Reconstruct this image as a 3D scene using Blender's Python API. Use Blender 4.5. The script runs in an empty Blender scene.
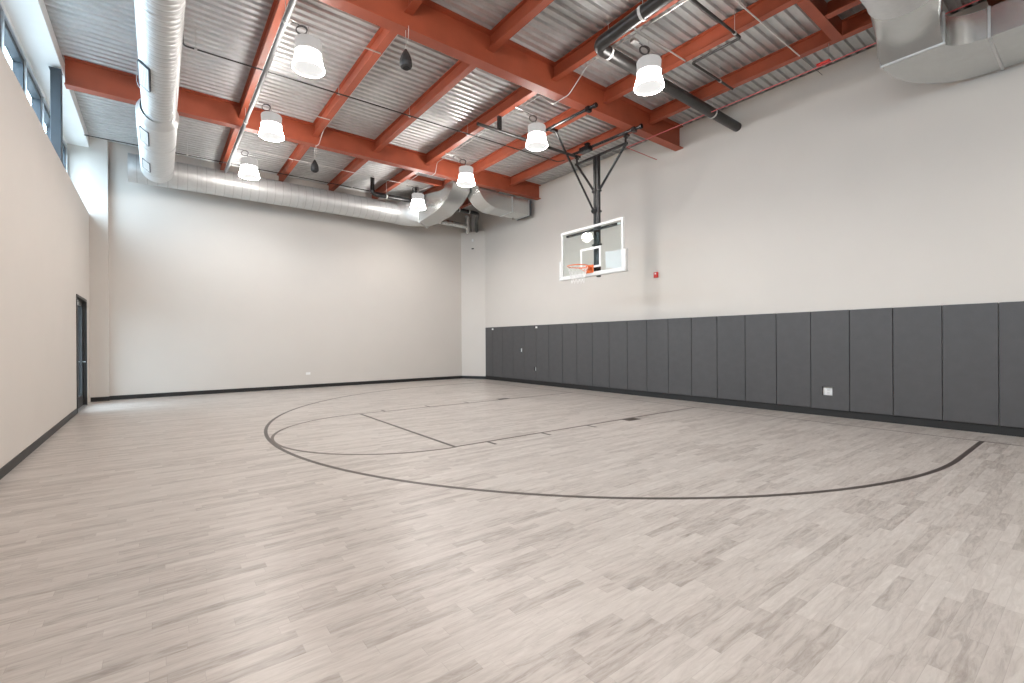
import bpy, bmesh, math, random
from mathutils import Vector, Matrix
random.seed(7)
S = bpy.context.scene
COL = S.collection
PI = math.pi

# ------------------------------------------------------------------ camera
F_PX, YAW, PITCH, ROLL, CAMH = 462.733, 0.652535, 0.00013, -0.0060177, 1.4013
cd = bpy.data.cameras.new('camera'); cam = bpy.data.objects.new('camera', cd); COL.objects.link(cam)
cd.sensor_width = 36.0; cd.lens = 36.0 * F_PX / 1024.0; cd.clip_start = 0.05; cd.clip_end = 300
_f = Vector((math.sin(YAW)*math.cos(PITCH), math.cos(YAW)*math.cos(PITCH), math.sin(PITCH)))
_r = Vector((math.cos(YAW), -math.sin(YAW), 0)); _u = _r.cross(_f)
_r2 = math.cos(ROLL)*_r + math.sin(ROLL)*_u; _u2 = -math.sin(ROLL)*_r + math.cos(ROLL)*_u
cam.matrix_world = Matrix(((_r2.x, _u2.x, -_f.x, 0), (_r2.y, _u2.y, -_f.y, 0), (_r2.z, _u2.z, -_f.z, CAMH), (0, 0, 0, 1)))
S.camera = cam

# ------------------------------------------------------------------ world, lights, exposure
W = bpy.data.worlds.new('sky'); S.world = W; W.use_nodes = True
bg = W.node_tree.nodes['Background']; bg.inputs[0].default_value = (0.70, 0.86, 1.0, 1); bg.inputs[1].default_value = 12.5
S.view_settings.view_transform = 'Standard'; S.view_settings.look = 'None'
S.view_settings.gamma = 1.0; S.view_settings.use_curve_mapping = False
S.view_settings.exposure = 0.09
BULB_E = 290.0
LAMP_E = 49.0                      # radiance of the glowing acrylic shades
S.cycles.max_bounces = 8; S.cycles.diffuse_bounces = 6; S.cycles.glossy_bounces = 4
S.cycles.transparent_max_bounces = 12; S.cycles.use_denoising = True
S.cycles.sample_clamp_indirect = 8.0
S.cycles.caustics_reflective = False; S.cycles.caustics_refractive = False

def portal(loc, rot, sx, sy):
    l = bpy.data.lights.new('daylight_portal', 'AREA'); l.shape = 'RECTANGLE'; l.size = sx; l.size_y = sy
    l.cycles.is_portal = True
    o = bpy.data.objects.new('daylight_portal', l); COL.objects.link(o); o.location = loc; o.rotation_euler = rot

# ------------------------------------------------------------------ room measures
XL, XW, YB, YF = -1.32, 9.753, 15.286, -5.5       # left wall, right wall, back wall, front wall
XWIN = -1.72                                       # clerestory wall plane, set back above the ledge
LEDGE, SOFFIT = 4.56, 6.22
def zd(x): return 6.41 + 0.005*(9.753 - x)        # underside of the roof deck

# ------------------------------------------------------------------ materials
def new_mat(name):
    m = bpy.data.materials.new(name); m.use_nodes = True
    nt = m.node_tree; return m, nt, nt.nodes['Principled BSDF']
def nd(nt, t, **k):
    n = nt.nodes.new(t)
    for a, b in k.items(): setattr(n, a, b)
    return n
def mathn(nt, op, a, b=None, c=None):
    n = nd(nt, 'ShaderNodeMath', operation=op)
    for i, v in enumerate((a, b, c)):
        if v is None: continue
        if isinstance(v, (int, float)): n.inputs[i].default_value = v
        else: nt.links.new(v, n.inputs[i])
    return n.outputs[0]
def plain(name, col, rough=0.5, metal=0.0, noise=0.04, scale=6.0, bump=0.0, bscale=80.0, coat=0.0, stretch=(1,1,1)):
    m, nt, b = new_mat(name)
    b.inputs['Roughness'].default_value = rough; b.inputs['Metallic'].default_value = metal
    b.inputs['Coat Weight'].default_value = coat
    tc = nd(nt, 'ShaderNodeTexCoord'); mp = nd(nt, 'ShaderNodeMapping'); mp.inputs['Scale'].default_value = stretch
    nt.links.new(tc.outputs['Object'], mp.inputs[0])
    nz = nd(nt, 'ShaderNodeTexNoise'); nz.inputs['Scale'].default_value = scale; nz.inputs['Detail'].default_value = 4
    nt.links.new(mp.outputs[0], nz.inputs['Vector'])
    rp = nd(nt, 'ShaderNodeValToRGB')
    rp.color_ramp.elements[0].position = 0.3; rp.color_ramp.elements[1].position = 0.7
    rp.color_ramp.elements[0].color = [max(0, c*(1-noise)) for c in col] + [1]
    rp.color_ramp.elements[1].color = [min(1, c*(1+noise)) for c in col] + [1]
    nt.links.new(nz.outputs['Fac'], rp.inputs[0]); nt.links.new(rp.outputs[0], b.inputs['Base Color'])
    if bump:
        n2 = nd(nt, 'ShaderNodeTexNoise'); n2.inputs['Scale'].default_value = bscale; n2.inputs['Detail'].default_value = 3
        nt.links.new(mp.outputs[0], n2.inputs['Vector'])
        bp = nd(nt, 'ShaderNodeBump'); bp.inputs['Strength'].default_value = bump; bp.inputs['Distance'].default_value = 0.01
        nt.links.new(n2.outputs['Fac'], bp.inputs['Height']); nt.links.new(bp.outputs[0], b.inputs['Normal'])
    return m

M = {}
M['wall'] = plain('wall_paint', (0.60, 0.565, 0.525), 0.75, noise=0.012, scale=1.2, bump=0.08, bscale=60)
M['black_base'] = plain('black_rubber_base', (0.012, 0.0115, 0.0115), 0.5, noise=0.1)
M['orange'] = plain('red_oxide_primer', (0.34, 0.074, 0.034), 0.5, noise=0.10, scale=3.0)
M['pad'] = plain('grey_vinyl_padding', (0.070, 0.068, 0.070), 0.55, noise=0.05, scale=9, bump=0.12, bscale=30)
M['black'] = plain('black_gloss_paint', (0.008, 0.008, 0.009), 0.25, noise=0.1)
M['black_pipe'] = plain('black_iron_pipe', (0.020, 0.018, 0.017), 0.38, noise=0.3, scale=12)
M['dark_steel'] = plain('dark_grey_painted_steel', (0.05, 0.062, 0.075), 0.5, noise=0.06)
M['white'] = plain('white_paint_and_daylit_recess', (0.78, 0.78, 0.77), 0.4, noise=0.01)  # also covers the window recess, whitened to stand for daylight
M['white_metal'] = plain('white_coated_metal', (0.66, 0.655, 0.64), 0.4, noise=0.02)
M['rim'] = plain('orange_rim_paint', (0.82, 0.17, 0.03), 0.35, noise=0.03)
M['net'] = plain('white_net_cord', (0.82, 0.81, 0.79), 0.7, noise=0.02)
M['alu'] = plain('brushed_aluminium', (0.66, 0.68, 0.70), 0.35, metal=0.7, noise=0.04)
M['conduit'] = plain('galvanised_conduit', (0.56, 0.56, 0.55), 0.38, metal=0.6, noise=0.08)
M['pipe_grey'] = plain('grey_steel_pipe', (0.19, 0.19, 0.195), 0.5, metal=0.1, noise=0.08)
M['cable'] = plain('grey_cable', (0.10, 0.10, 0.10), 0.5, noise=0.05)
M['red'] = plain('red_device_plastic', (0.60, 0.03, 0.02), 0.4, noise=0.03)
M['pink'] = plain('red_fire_alarm_tube', (0.50, 0.10, 0.10), 0.45, noise=0.05)
M['speaker'] = plain('dark_grey_speaker_plastic', (0.022, 0.021, 0.022), 0.55, noise=0.1)
M['dark'] = plain('dark_void', (0.012, 0.011, 0.011), 0.8, noise=0.1)
M['line_dark'] = plain('dark_court_paint', (0.050, 0.037, 0.031), 0.35, noise=0.05)
M['line_brown'] = plain('brown_court_paint', (0.090, 0.066, 0.055), 0.35, noise=0.05)
M['ground'] = plain('pale_concrete_ground', (0.45, 0.45, 0.44), 0.8, noise=0.08)

def galv(name, base, rough, metal, spots=0.16, scale=18, stretch=(1,1,1)):
    m, nt, b = new_mat(name)
    tc = nd(nt, 'ShaderNodeTexCoord'); mp = nd(nt, 'ShaderNodeMapping'); mp.inputs['Scale'].default_value = stretch
    nt.links.new(tc.outputs['Object'], mp.inputs[0])
    vo = nd(nt, 'ShaderNodeTexVoronoi'); vo.inputs['Scale'].default_value = scale
    nt.links.new(mp.outputs[0], vo.inputs['Vector'])
    nz = nd(nt, 'ShaderNodeTexNoise'); nz.inputs['Scale'].default_value = scale*0.25; nz.inputs['Detail'].default_value = 5
    nt.links.new(mp.outputs[0], nz.inputs['Vector'])
    mx = mathn(nt, 'ADD', mathn(nt, 'MULTIPLY', vo.outputs['Distance'], 0.35), mathn(nt, 'MULTIPLY', nz.outputs['Fac'], 0.8))
    rp = nd(nt, 'ShaderNodeValToRGB'); rp.color_ramp.elements[0].position = 0.3; rp.color_ramp.elements[1].position = 0.85
    rp.color_ramp.elements[0].color = [c*(1-spots) for c in base]+[1]; rp.color_ramp.elements[1].color = [min(1, c*(1+spots)) for c in base]+[1]
    nt.links.new(mx, rp.inputs[0]); nt.links.new(rp.outputs[0], b.inputs['Base Color'])
    b.inputs['Metallic'].default_value = metal; b.inputs['Roughness'].default_value = rough
    return m
M['deck'] = galv('galvanised_roof_deck', (0.60, 0.61, 0.61), 0.34, 0.6, 0.10, 7, (1.0, 2.0, 1.0))
def seam_duct(name, axis, pitch, wid, mixf):
    m = galv(name, (0.58, 0.59, 0.59), 0.46, 0.55, 0.05, 22); nt = m.node_tree; b = nt.nodes['Principled BSDF']
    src = b.inputs['Base Color'].links[0].from_socket
    tc = nd(nt, 'ShaderNodeTexCoord'); sp = nd(nt, 'ShaderNodeSeparateXYZ'); nt.links.new(tc.outputs['Object'], sp.inputs[0])
    fr = mathn(nt, 'FRACT', mathn(nt, 'DIVIDE', sp.outputs[axis], pitch)); ln = mathn(nt, 'LESS_THAN', fr, wid)
    mx = nd(nt, 'ShaderNodeMix', data_type='RGBA'); nt.links.new(mathn(nt, 'MULTIPLY', ln, mixf), mx.inputs[0]); nt.links.new(src, mx.inputs[6]); mx.inputs[7].default_value = (0.22, 0.22, 0.22, 1)
    nt.links.new(mx.outputs[2], b.inputs['Base Color']); return m
M['duct_y'] = seam_duct('spiral_seam_duct_steel', 1, 0.115, 0.13, 0.5); M['duct_x'] = seam_duct('spiral_seam_duct_steel', 0, 0.20, 0.08, 0.35)
M['duct'] = galv('galvanised_duct_steel', (0.60, 0.61, 0.61), 0.40, 0.60, 0.05, 22)
M['duct_matte'] = galv('dull_galvanised_duct_steel', (0.60, 0.61, 0.60), 0.27, 0.92, 0.05, 22)

def glass_mat(name, tint, gloss=1.0):
    m = bpy.data.materials.new(name); m.use_nodes = True; nt = m.node_tree
    for n in list(nt.nodes): nt.nodes.remove(n)
    out = nd(nt, 'ShaderNodeOutputMaterial'); tr = nd(nt, 'ShaderNodeBsdfTransparent'); tr.inputs[0].default_value = (*tint, 1)
    gl = nd(nt, 'ShaderNodeBsdfGlossy'); gl.inputs['Roughness'].default_value = 0.02
    fr = nd(nt, 'ShaderNodeFresnel'); fr.inputs[0].default_value = 1.45
    ge = nd(nt, 'ShaderNodeNewGeometry'); front = mathn(nt, 'SUBTRACT', 1.0, ge.outputs['Backfacing'])
    mx = nd(nt, 'ShaderNodeMixShader'); nt.links.new(mathn(nt, 'MULTIPLY', mathn(nt, 'MULTIPLY', fr.outputs[0], gloss), front), mx.inputs[0])
    nt.links.new(tr.outputs[0], mx.inputs[1]); nt.links.new(gl.outputs[0], mx.inputs[2]); nt.links.new(mx.outputs[0], out.inputs[0])
    return m
M['glass'] = glass_mat('clear_tempered_glass', (0.93, 0.96, 0.95))
M['win_glass'] = glass_mat('window_glass', (0.93, 0.96, 0.97))

def emit_mat(name, col, strength, base=0.9):
    m = bpy.data.materials.new(name); m.use_nodes = True; nt = m.node_tree
    b = nt.nodes['Principled BSDF']; b.inputs['Base Color'].default_value = (base, base, base, 1); b.inputs['Roughness'].default_value = 0.4
    b.inputs['Emission Color'].default_value = (*col, 1); b.inputs['Emission Strength'].default_value = strength
    return m
M['glow'] = emit_mat('glowing_acrylic', (1.0, 0.955, 0.91), LAMP_E)
M['glow_lens'] = emit_mat('lit_prismatic_lens', (1.0, 0.99, 0.97), 0.72, 0.12)
M['lamp_house'] = emit_mat('lit_translucent_housing', (1.0, 0.97, 0.94), 0.40, 0.12)

def floor_mat():
    m, nt, b = new_mat('grey_oak_strip_floor')
    tc = nd(nt, 'ShaderNodeTexCoord'); sp = nd(nt, 'ShaderNodeSeparateXYZ'); nt.links.new(tc.outputs['Object'], sp.inputs[0])
    x, y = sp.outputs[0], sp.outputs[1]
    WD, LN = 0.072, 0.50
    ry = mathn(nt, 'DIVIDE', y, WD); row = mathn(nt, 'FLOOR', ry)
    wn = nd(nt, 'ShaderNodeTexWhiteNoise', noise_dimensions='1D'); nt.links.new(row, wn.inputs['W'])
    rx = mathn(nt, 'ADD', mathn(nt, 'DIVIDE', x, LN), mathn(nt, 'MULTIPLY', wn.outputs['Value'], 7.3))
    colm = mathn(nt, 'FLOOR', rx)
    cv = nd(nt, 'ShaderNodeCombineXYZ'); nt.links.new(row, cv.inputs[0]); nt.links.new(colm, cv.inputs[1])
    w2 = nd(nt, 'ShaderNodeTexWhiteNoise', noise_dimensions='3D'); nt.links.new(cv.outputs[0], w2.inputs['Vector'])
    # grain: stretched noise shifted per strip
    gx = mathn(nt, 'ADD', mathn(nt, 'MULTIPLY', x, 5.0), mathn(nt, 'MULTIPLY', w2.outputs['Value'], 91.0))
    gy = mathn(nt, 'MULTIPLY', y, 34.0)
    gv = nd(nt, 'ShaderNodeCombineXYZ'); nt.links.new(gx, gv.inputs[0]); nt.links.new(gy, gv.inputs[1]); nt.links.new(w2.outputs['Value'], gv.inputs[2])
    g = nd(nt, 'ShaderNodeTexNoise'); g.inputs['Scale'].default_value = 1.0; g.inputs['Detail'].default_value = 6; g.inputs['Roughness'].default_value = 0.70
    g.inputs['Distortion'].default_value = 0.6
    nt.links.new(gv.outputs[0], g.inputs['Vector'])
    big = nd(nt, 'ShaderNodeTexNoise'); big.inputs['Scale'].default_value = 0.5; nt.links.new(tc.outputs['Object'], big.inputs['Vector'])
    v = mathn(nt, 'ADD', mathn(nt, 'MULTIPLY', w2.outputs['Value'], 0.26), mathn(nt, 'MULTIPLY', g.outputs['Fac'], 0.95))
    v = mathn(nt, 'ADD', v, mathn(nt, 'MULTIPLY', big.outputs['Fac'], 0.10))
    rp = nd(nt, 'ShaderNodeValToRGB'); e = rp.color_ramp.elements
    e[0].position = 0.34; e[0].color = (0.235, 0.204, 0.18, 1); e[1].position = 0.94; e[1].color = (0.53, 0.488, 0.452, 1)
    k = e.new(0.62); k.color = (0.415, 0.372, 0.34, 1)
    nt.links.new(v, rp.inputs[0])
    # thin seams between strips and at the butt ends
    fy = mathn(nt, 'FRACT', ry); fx = mathn(nt, 'FRACT', rx)
    s1 = mathn(nt, 'LESS_THAN', fy, 0.03); s2 = mathn(nt, 'LESS_THAN', fx, 0.005)
    sm = mathn(nt, 'MULTIPLY', mathn(nt, 'MAXIMUM', s1, s2), 0.20)
    mx = nd(nt, 'ShaderNodeMix', data_type='RGBA'); nt.links.new(sm, mx.inputs[0]); nt.links.new(rp.outputs[0], mx.inputs[6]); mx.inputs[7].default_value = (0.12, 0.10, 0.09, 1)
    nt.links.new(mx.outputs[2], b.inputs['Base Color'])
    b.inputs['Roughness'].default_value = 0.34; b.inputs['Specular IOR Level'].default_value = 0.42
    return m
M['floor'] = floor_mat()

# ------------------------------------------------------------------ mesh helpers (world coordinates)
def B(): return bmesh.new()
def box(bm, x0, x1, y0, y1, z0, z1, top=None, bev=0.0):
    """axis box; top may be a function of x for a sloping top"""
    v = []
    for z in (0, 1):
        for x, y in ((x0, y0), (x1, y0), (x1, y1), (x0, y1)):
            zz = z0 if z == 0 else (top(x) if top else z1)
            v.append(bm.verts.new((x, y, zz)))
    f = [(3, 2, 1, 0), (4, 5, 6, 7), (0, 1, 5, 4), (1, 2, 6, 5), (2, 3, 7, 6), (3, 0, 4, 7)]
    fs = [bm.faces.new([v[i] for i in q]) for q in f]
    if bev:
        es = set(e for q in fs for e in q.edges)
        bmesh.ops.bevel(bm, geom=list(es), offset=bev, segments=2, affect='EDGES', profile=0.6)
    return fs
def obox(bm, c, ax, hs, bev=0.0):
    """oriented box: centre, three unit axes, half sizes"""
    c = Vector(c); ax = [Vector(a).normalized() for a in ax]; v = []
    for s in ((-1,-1,-1),(1,-1,-1),(1,1,-1),(-1,1,-1),(-1,-1,1),(1,-1,1),(1,1,1),(-1,1,1)):
        v.append(bm.verts.new(c + sum((ax[i]*s[i]*hs[i] for i in range(3)), Vector())))
    fs = [bm.faces.new([v[i] for i in q]) for q in ((3,2,1,0),(4,5,6,7),(0,1,5,4),(1,2,6,5),(2,3,7,6),(3,0,4,7))]
    if bev: bmesh.ops.bevel(bm, geom=list(set(e for q in fs for e in q.edges)), offset=bev, segments=2, affect='EDGES')
def frames(pts):
    pts = [Vector(p) for p in pts]; n = len(pts); out = []; up = None
    for i in range(n):
        t = (pts[min(i+1, n-1)] - pts[max(i-1, 0)]).normalized()
        if up is None:
            up = Vector((0, 0, 1)) if abs(t.z) < 0.9 else Vector((1, 0, 0))
        s = t.cross(up).normalized(); up = s.cross(t).normalized()
        out.append((pts[i], t, s, up.copy()))
    return out
def loft(bm, rings, cap=True, closed=False):
    R = [[bm.verts.new(p) for p in r] for r in rings]; n = len(R[0])
    m = len(R)
    for i in range(m if closed else m-1):
        a, b = R[i], R[(i+1) % m]
        for j in range(n): bm.faces.new((a[j], a[(j+1) % n], b[(j+1) % n], b[j]))
    if cap and not closed:
        bm.faces.new(R[0][::-1]); bm.faces.new(R[-1])
def tube(bm, pts, r, seg=10, cap=True, closed=False):
    fr = frames(pts); rings = []
    for i, (p, t, s, u) in enumerate(fr):
        rr = r[i] if isinstance(r, (list, tuple)) else r
        rings.append([p + (s*math.cos(a) + u*math.sin(a))*rr for a in [2*PI*k/seg for k in range(seg)]])
    loft(bm, rings, cap, closed)
def fillet(pts, rad, n=6):
    pts = [Vector(p) for p in pts]; out = [pts[0]]
    for i in range(1, len(pts)-1):
        a, b, c = pts[i-1], pts[i], pts[i+1]
        d1 = (a-b).normalized(); d2 = (c-b).normalized()
        r = min(rad, (a-b).length*0.45, (c-b).length*0.45)
        p0, p1 = b + d1*r, b + d2*r
        for k in range(n+1):
            t = k/n; out.append(p0*(1-t)**2 + b*2*t*(1-t) + p1*t*t)
    out.append(pts[-1]); return out
def lathe(bm, prof, axis_o, axis_d, seg=24, cap=True):
    """profile = [(distance along axis, radius)]"""
    o = Vector(axis_o); d = Vector(axis_d).normalized()
    up = Vector((0, 0, 1)) if abs(d.z) < 0.9 else Vector((1, 0, 0))
    s = d.cross(up).normalized(); u = s.cross(d).normalized()
    loft(bm, [[o + d*t + (s*math.cos(a) + u*math.sin(a))*max(r, 1e-4) for a in [2*PI*k/seg for k in range(seg)]] for t, r in prof], cap)
def strip(bm, pts, w, z=0.0, h=0.0015):
    """flat painted stripe along a polyline on the floor"""
    P = [Vector((p[0], p[1], 0)) for p in pts]; L = []; n = len(P)
    for i in range(n):
        t = (P[min(i+1, n-1)] - P[max(i-1, 0)]).normalized(); s = Vector((-t.y, t.x, 0))
        L.append((P[i]+s*w/2, P[i]-s*w/2))
    loft(bm, [[(a.x, a.y, z), (b.x, b.y, z), (b.x, b.y, z+h), (a.x, a.y, z+h)] for a, b in L])

def obj(name, bm, mat, parent=None, smooth=False, bevel=0.0):
    bmesh.ops.recalc_face_normals(bm, faces=bm.faces)
    me = bpy.data.meshes.new(name)
    off = Vector((0, 0, 0)); q = parent
    while q is not None:
        off = off + q.location; q = q.parent
    if off.length > 0: bmesh.ops.translate(bm, verts=bm.verts, vec=-off)
    bm.to_mesh(me); bm.free()
    mats = mat if isinstance(mat, (list, tuple)) else [mat]
    for m in mats: me.materials.append(M[m])
    if smooth:
        for p in me.polygons: p.use_smooth = True
    o = bpy.data.objects.new(name, me); COL.objects.link(o); o.parent = parent
    if smooth:
        md = o.modifiers.new('split', 'EDGE_SPLIT'); md.split_angle = math.radians(38)
    if bevel:
        md = o.modifiers.new('bevel', 'BEVEL'); md.width = bevel; md.segments = 2; md.limit_method = 'ANGLE'
    return o
def tag(o, label, cat, group=None):
    o['label'] = label; o['category'] = cat
    if group: o['group'] = group
    return o
def thing(name, loc, label, cat, group=None):
    o = bpy.data.objects.new(name, None); COL.objects.link(o); o.location = loc; o.empty_display_size = 0.2
    return tag(o, label, cat, group)
def struct(name, bm, mat, parent=None, **k):
    o = obj(name, bm, mat, parent, **k)
    o['kind'] = 'structure'
    return o
def copy_tree(o, parent=None):
    c = o.copy(); COL.objects.link(c); c.parent = parent
    for ch in list(o.children): copy_tree(ch, c)
    return c

# ================================================================== THE SETTING
bm = B(); box(bm, XL-0.5, XW+0.2, YF-0.2, YB+0.2, -0.12, 0.0); floor = struct('floor', bm, 'floor')
bm = B(); box(bm, -40, XL-0.5, -30, 40, -0.16, -0.04); struct('ground', bm, 'ground')

# court markings painted on the floor
RX, RY = 7.343, 7.21
BX = 8.943; LN0, LN1, FTX = 5.38, 9.04, 3.1416
bm = B()
arc = [(BX, RY-6.08)] + [(RX - 6.08*math.sin(a), RY - 6.08*math.cos(a)) for a in [PI*k/120 for k in range(121)]] + [(BX, RY+6.08)]
strip(bm, arc, 0.052); obj('three_point_line', bm, 'line_dark', floor)
bm = B(); strip(bm, [(BX, YF+0.05), (BX, 14.4)], 0.03, h=0.001); obj('base_line', bm, 'line_brown', floor)
bm = B()
strip(bm, [(BX, LN0), (FTX, LN0)], 0.045, h=0.0012); strip(bm, [(BX, LN1), (FTX, LN1)], 0.045, h=0.0012)
obj('lane_line', bm, 'line_brown', floor)
bm = B(); strip(bm, [(FTX, LN0-0.02), (FTX, LN1+0.02)], 0.048, h=0.0013); obj('free_throw_line', bm, 'line_dark', floor)
bm = B(); strip(bm, [(FTX - 1.85*math.sin(a), RY - 1.85*math.cos(a)) for a in [PI*k/60 for k in range(61)]], 0.045, h=0.0014)
obj('free_throw_circle', bm, 'line_brown', floor)
for sgn, ly in ((-1, LN0), (1, LN1)):
    for hx in (3.66, 4.66, 5.66):
        bm = B(); strip(bm, [(hx, ly), (hx, ly + sgn*0.22)], 0.045, h=0.0016); obj('hash_mark', bm, 'line_dark', floor)
    bm = B(); strip(bm, [(6.70, ly), (6.70, ly + sgn*0.2)], 0.32, h=0.0018); obj('lane_block', bm, 'line_dark', floor)

# walls
bm = B(); box(bm, XW, XW+0.2, YF-0.2, YB+0.2, 0, 6.405)
struct('wall_right', bm, 'wall')
bm = B(); box(bm, XW+0.2, XW+0.3, YF-0.2, YB+0.3, 6.2, 6.75); struct('flute_shade_closure', bm, 'dark')  # added near-black closure: shuts out sky and darkens the flute ends
bm = B(); box(bm, XL-0.5, XW, YB, YB+0.2, 0, 6.6, top=lambda x: zd(x)+0.02)
struct('wall_back', bm, 'wall')
bm = B(); box(bm, XL-0.5, XW, YF-0.2, YF, 0, 6.7); struct('wall_front', bm, 'wall')
DY0, DY1, DZ = 12.80, 14.42, 2.42
bm = B()
box(bm, XL-0.5, XL, YF, DY0, 0, LEDGE); box(bm, XL-0.5, XL, DY1, YB, 0, LEDGE); box(bm, XL-0.5, XL, DY0, DY1, DZ, LEDGE)
struct('wall_left', bm, 'wall')
# clerestory wall, openings between slim mullions
wy = [15.214 - 1.424*k for k in range(15)]          # joints, 13.79 ... -4.72; farthest bay unseen, added to daylight the recess end
WZ0, WZ1 = LEDGE, 6.12
bm = B()
box(bm, XWIN-0.14, XWIN, YF, YB, WZ1, 6.7); box(bm, XWIN-0.14, XWIN, wy[0], YB, LEDGE, WZ1); box(bm, XWIN-0.14, XWIN, YF, wy[-1], LEDGE, WZ1)
struct('wall_upper_left', bm, 'white')  # same paint as the walls, made whiter for the daylight on it
bm = B(); box(bm, XWIN, XL, YF, YB, SOFFIT, 6.7, top=lambda x: zd(x)+0.005); struct('trim_2', bm, 'white')  # soffit: wall paint too, its bright daylight put in as white
# column in the far left corner
bm = B(); box(bm, XL, -0.975, 15.13, YB, 0, 6.6, top=lambda x: zd(x)); struct('wall_pilaster', bm, 'wall')
# diagonal boxed chase in the far right corner
bm = B()
tri = [(9.245, YB), (XW, 14.395), (XW, YB)]
vs = [[bm.verts.new((x, y, z)) for x, y in tri] for z in (0, 5.57)]
bm.faces.new(vs[1]); bm.faces.new(vs[0][::-1])
for i in range(3): bm.faces.new((vs[0][i], vs[0][(i+1) % 3], vs[1][(i+1) % 3], vs[1][i]))
struct('wall_corner', bm, 'wall')
# baseboards
def base(name, x0, x1, y0, y1, h=0.105):
    bm = B(); box(bm, x0, x1, y0, y1, 0, h); return struct(name, bm, 'black_base')
base('baseboard_left', XL, XL+0.012, YF, DY0-0.05)
base('baseboard_back', -0.975, 9.245, YB-0.012, YB)
base('baseboard_pilaster', XL+0.01, -0.963, 15.118, 15.13)
base('baseboard_right', XW-0.012, XW, YF, 14.395, 0.13)
base('baseboard_front', XL, XW, YF, YF+0.012)
bm = B(); d = Vector((XW-9.245, 14.395-YB, 0)); L = d.length; d.normalize(); n = Vector((d.y, -d.x, 0)); n = n if n.x < 0 else -n
c = (Vector((9.245, YB, 0)) + Vector((XW, 14.395, 0)))/2
obox(bm, (c.x+n.x*0.006, c.y+n.y*0.006, 0.0525), (d, n, (0, 0, 1)), (L/2, 0.006, 0.0525)); struct('baseboard_corner', bm, 'black_base')

# corrugated roof deck, flutes running across the room
P = 0.1524; Y0g = 3.021
bm = B(); prof = []
k0 = int((YF-Y0g)/P) - 1; k1 = int((YB+0.2-Y0g)/P) + 1
for k in range(k0, k1+1):
    yc = Y0g + k*P                                   # centre of a raised flute
    for dy, dz in ((-0.052, 0), (-0.036, 0.040), (0.036, 0.040), (0.052, 0)):
        prof.append((yc+dy, dz))
prof = [q for q in prof if YF-0.1 < q[0] < YB+0.2]
xs = [XL-0.02, 2.0, 6.0, XW+0.2]; prev = None
for (y, dz) in prof:
    row = [bm.verts.new((x, y, zd(x)+dz)) for x in xs]
    if prev:
        for i in range(len(xs)-1): bm.faces.new((prev[i], prev[i+1], row[i+1], row[i]))
    prev = row
deck = struct('ceiling', bm, 'deck')
bm = B(); box(bm, XL-0.6, XW+0.3, YF-0.2, YB+0.3, 6.66, 6.76); struct('ceiling_light_block', bm, 'dark')  # unseen slab over the deck, added to stop sky light leaking in

# clerestory windows; the first is the added bay that brightens the recess
for i in range(len(wy)-1):
    y1, y0 = wy[i], wy[i+1]
    bm = B(); t = 0.018
    for a, b in ((y0, y0+t), (y1-t, y1)): box(bm, XWIN-0.14, XWIN+0.012, a, b, WZ0, WZ1)
    box(bm, XWIN-0.14, XWIN+0.012, y0+t, y1-t, WZ1-0.03, WZ1)
    w = struct('window_%d' % (i+1), bm, 'alu')
    bm = B()
    for a, b in ((y0+t, y0+0.075), (y1-0.075, y1-t)): box(bm, XWIN-0.14, XWIN-0.02, a, b, WZ0, WZ1-0.03)
    box(bm, XWIN-0.14, XWIN-0.02, y0+0.075, y1-0.075, WZ1-0.12, WZ1-0.03); box(bm, XWIN-0.14, XWIN-0.02, y0+0.075, y1-0.075, WZ0, WZ0+0.05)
    obj('window_frame', bm, 'dark_steel', w)
    bm = B(); box(bm, XWIN-0.122, XWIN-0.112, y0+0.075, y1-0.075, WZ0+0.05, WZ1-0.12); obj('pane', bm, 'win_glass', w)
portal((XWIN-0.2, (wy[0]+wy[-1])/2, (WZ0+WZ1)/2), (0, -PI/2, 0), WZ1-WZ0, wy[0]-wy[-1])

# glazed door in the left wall
bm = B(); fw = 0.05
box(bm, XL-0.14, XL+0.015, DY0, DY0+fw, 0, DZ); box(bm, XL-0.14, XL+0.015, DY1-fw, DY1, 0, DZ); box(bm, XL-0.14, XL+0.015, DY0+fw, DY1-fw, DZ-fw, DZ)
door = struct('door_1', bm, 'black_base')
bm = B(); a, b = DY0+fw+0.004, DY1-fw-0.004; xo0, xo1 = XL-0.10, XL-0.055
box(bm, xo0, xo1, a, a+0.10, 0.01, DZ-fw-0.004); box(bm, xo0, xo1, b-0.10, b, 0.01, DZ-fw-0.004)
box(bm, xo0, xo1, a+0.1, b-0.1, 0.01, 0.25); box(bm, xo0, xo1, a+0.1, b-0.1, DZ-0.17, DZ-fw-0.004); mid_ = (a+b)/2; box(bm, xo0, xo1, mid_-0.04, mid_+0.04, 0.25, DZ-0.17)
obj('door_leaf', bm, 'black_base', door)
bm = B(); box(bm, XL-0.083, XL-0.073, a+0.1, b-0.1, 0.25, DZ-0.17); obj('pane', bm, 'win_glass', door)
bm = B(); box(bm, xo1, xo1+0.05, a+0.04, a+0.34, DZ-0.20, DZ-0.13, bev=0.006); box(bm, xo1+0.02, xo1+0.03, a+0.3, a+0.55, DZ-0.10, DZ-0.085); obj('door_closer', bm, 'alu', door)
bm = B(); tube(bm, fillet([(xo1, b-0.05, 1.0), (xo1+0.05, b-0.05, 1.0), (xo1+0.05, b-0.16, 1.0)], 0.02), 0.010, 8); obj('door_handle', bm, 'alu', door, smooth=True)
bm = B(); box(bm, XL-0.5, XL+0.01, DY0+fw, DY1-fw, -0.002, 0.008); obj('threshold', bm, 'alu', door)
portal((XL-0.45, (DY0+DY1)/2, 1.2), (0, -PI/2, 0), 2.3, DY1-DY0-0.1)

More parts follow.
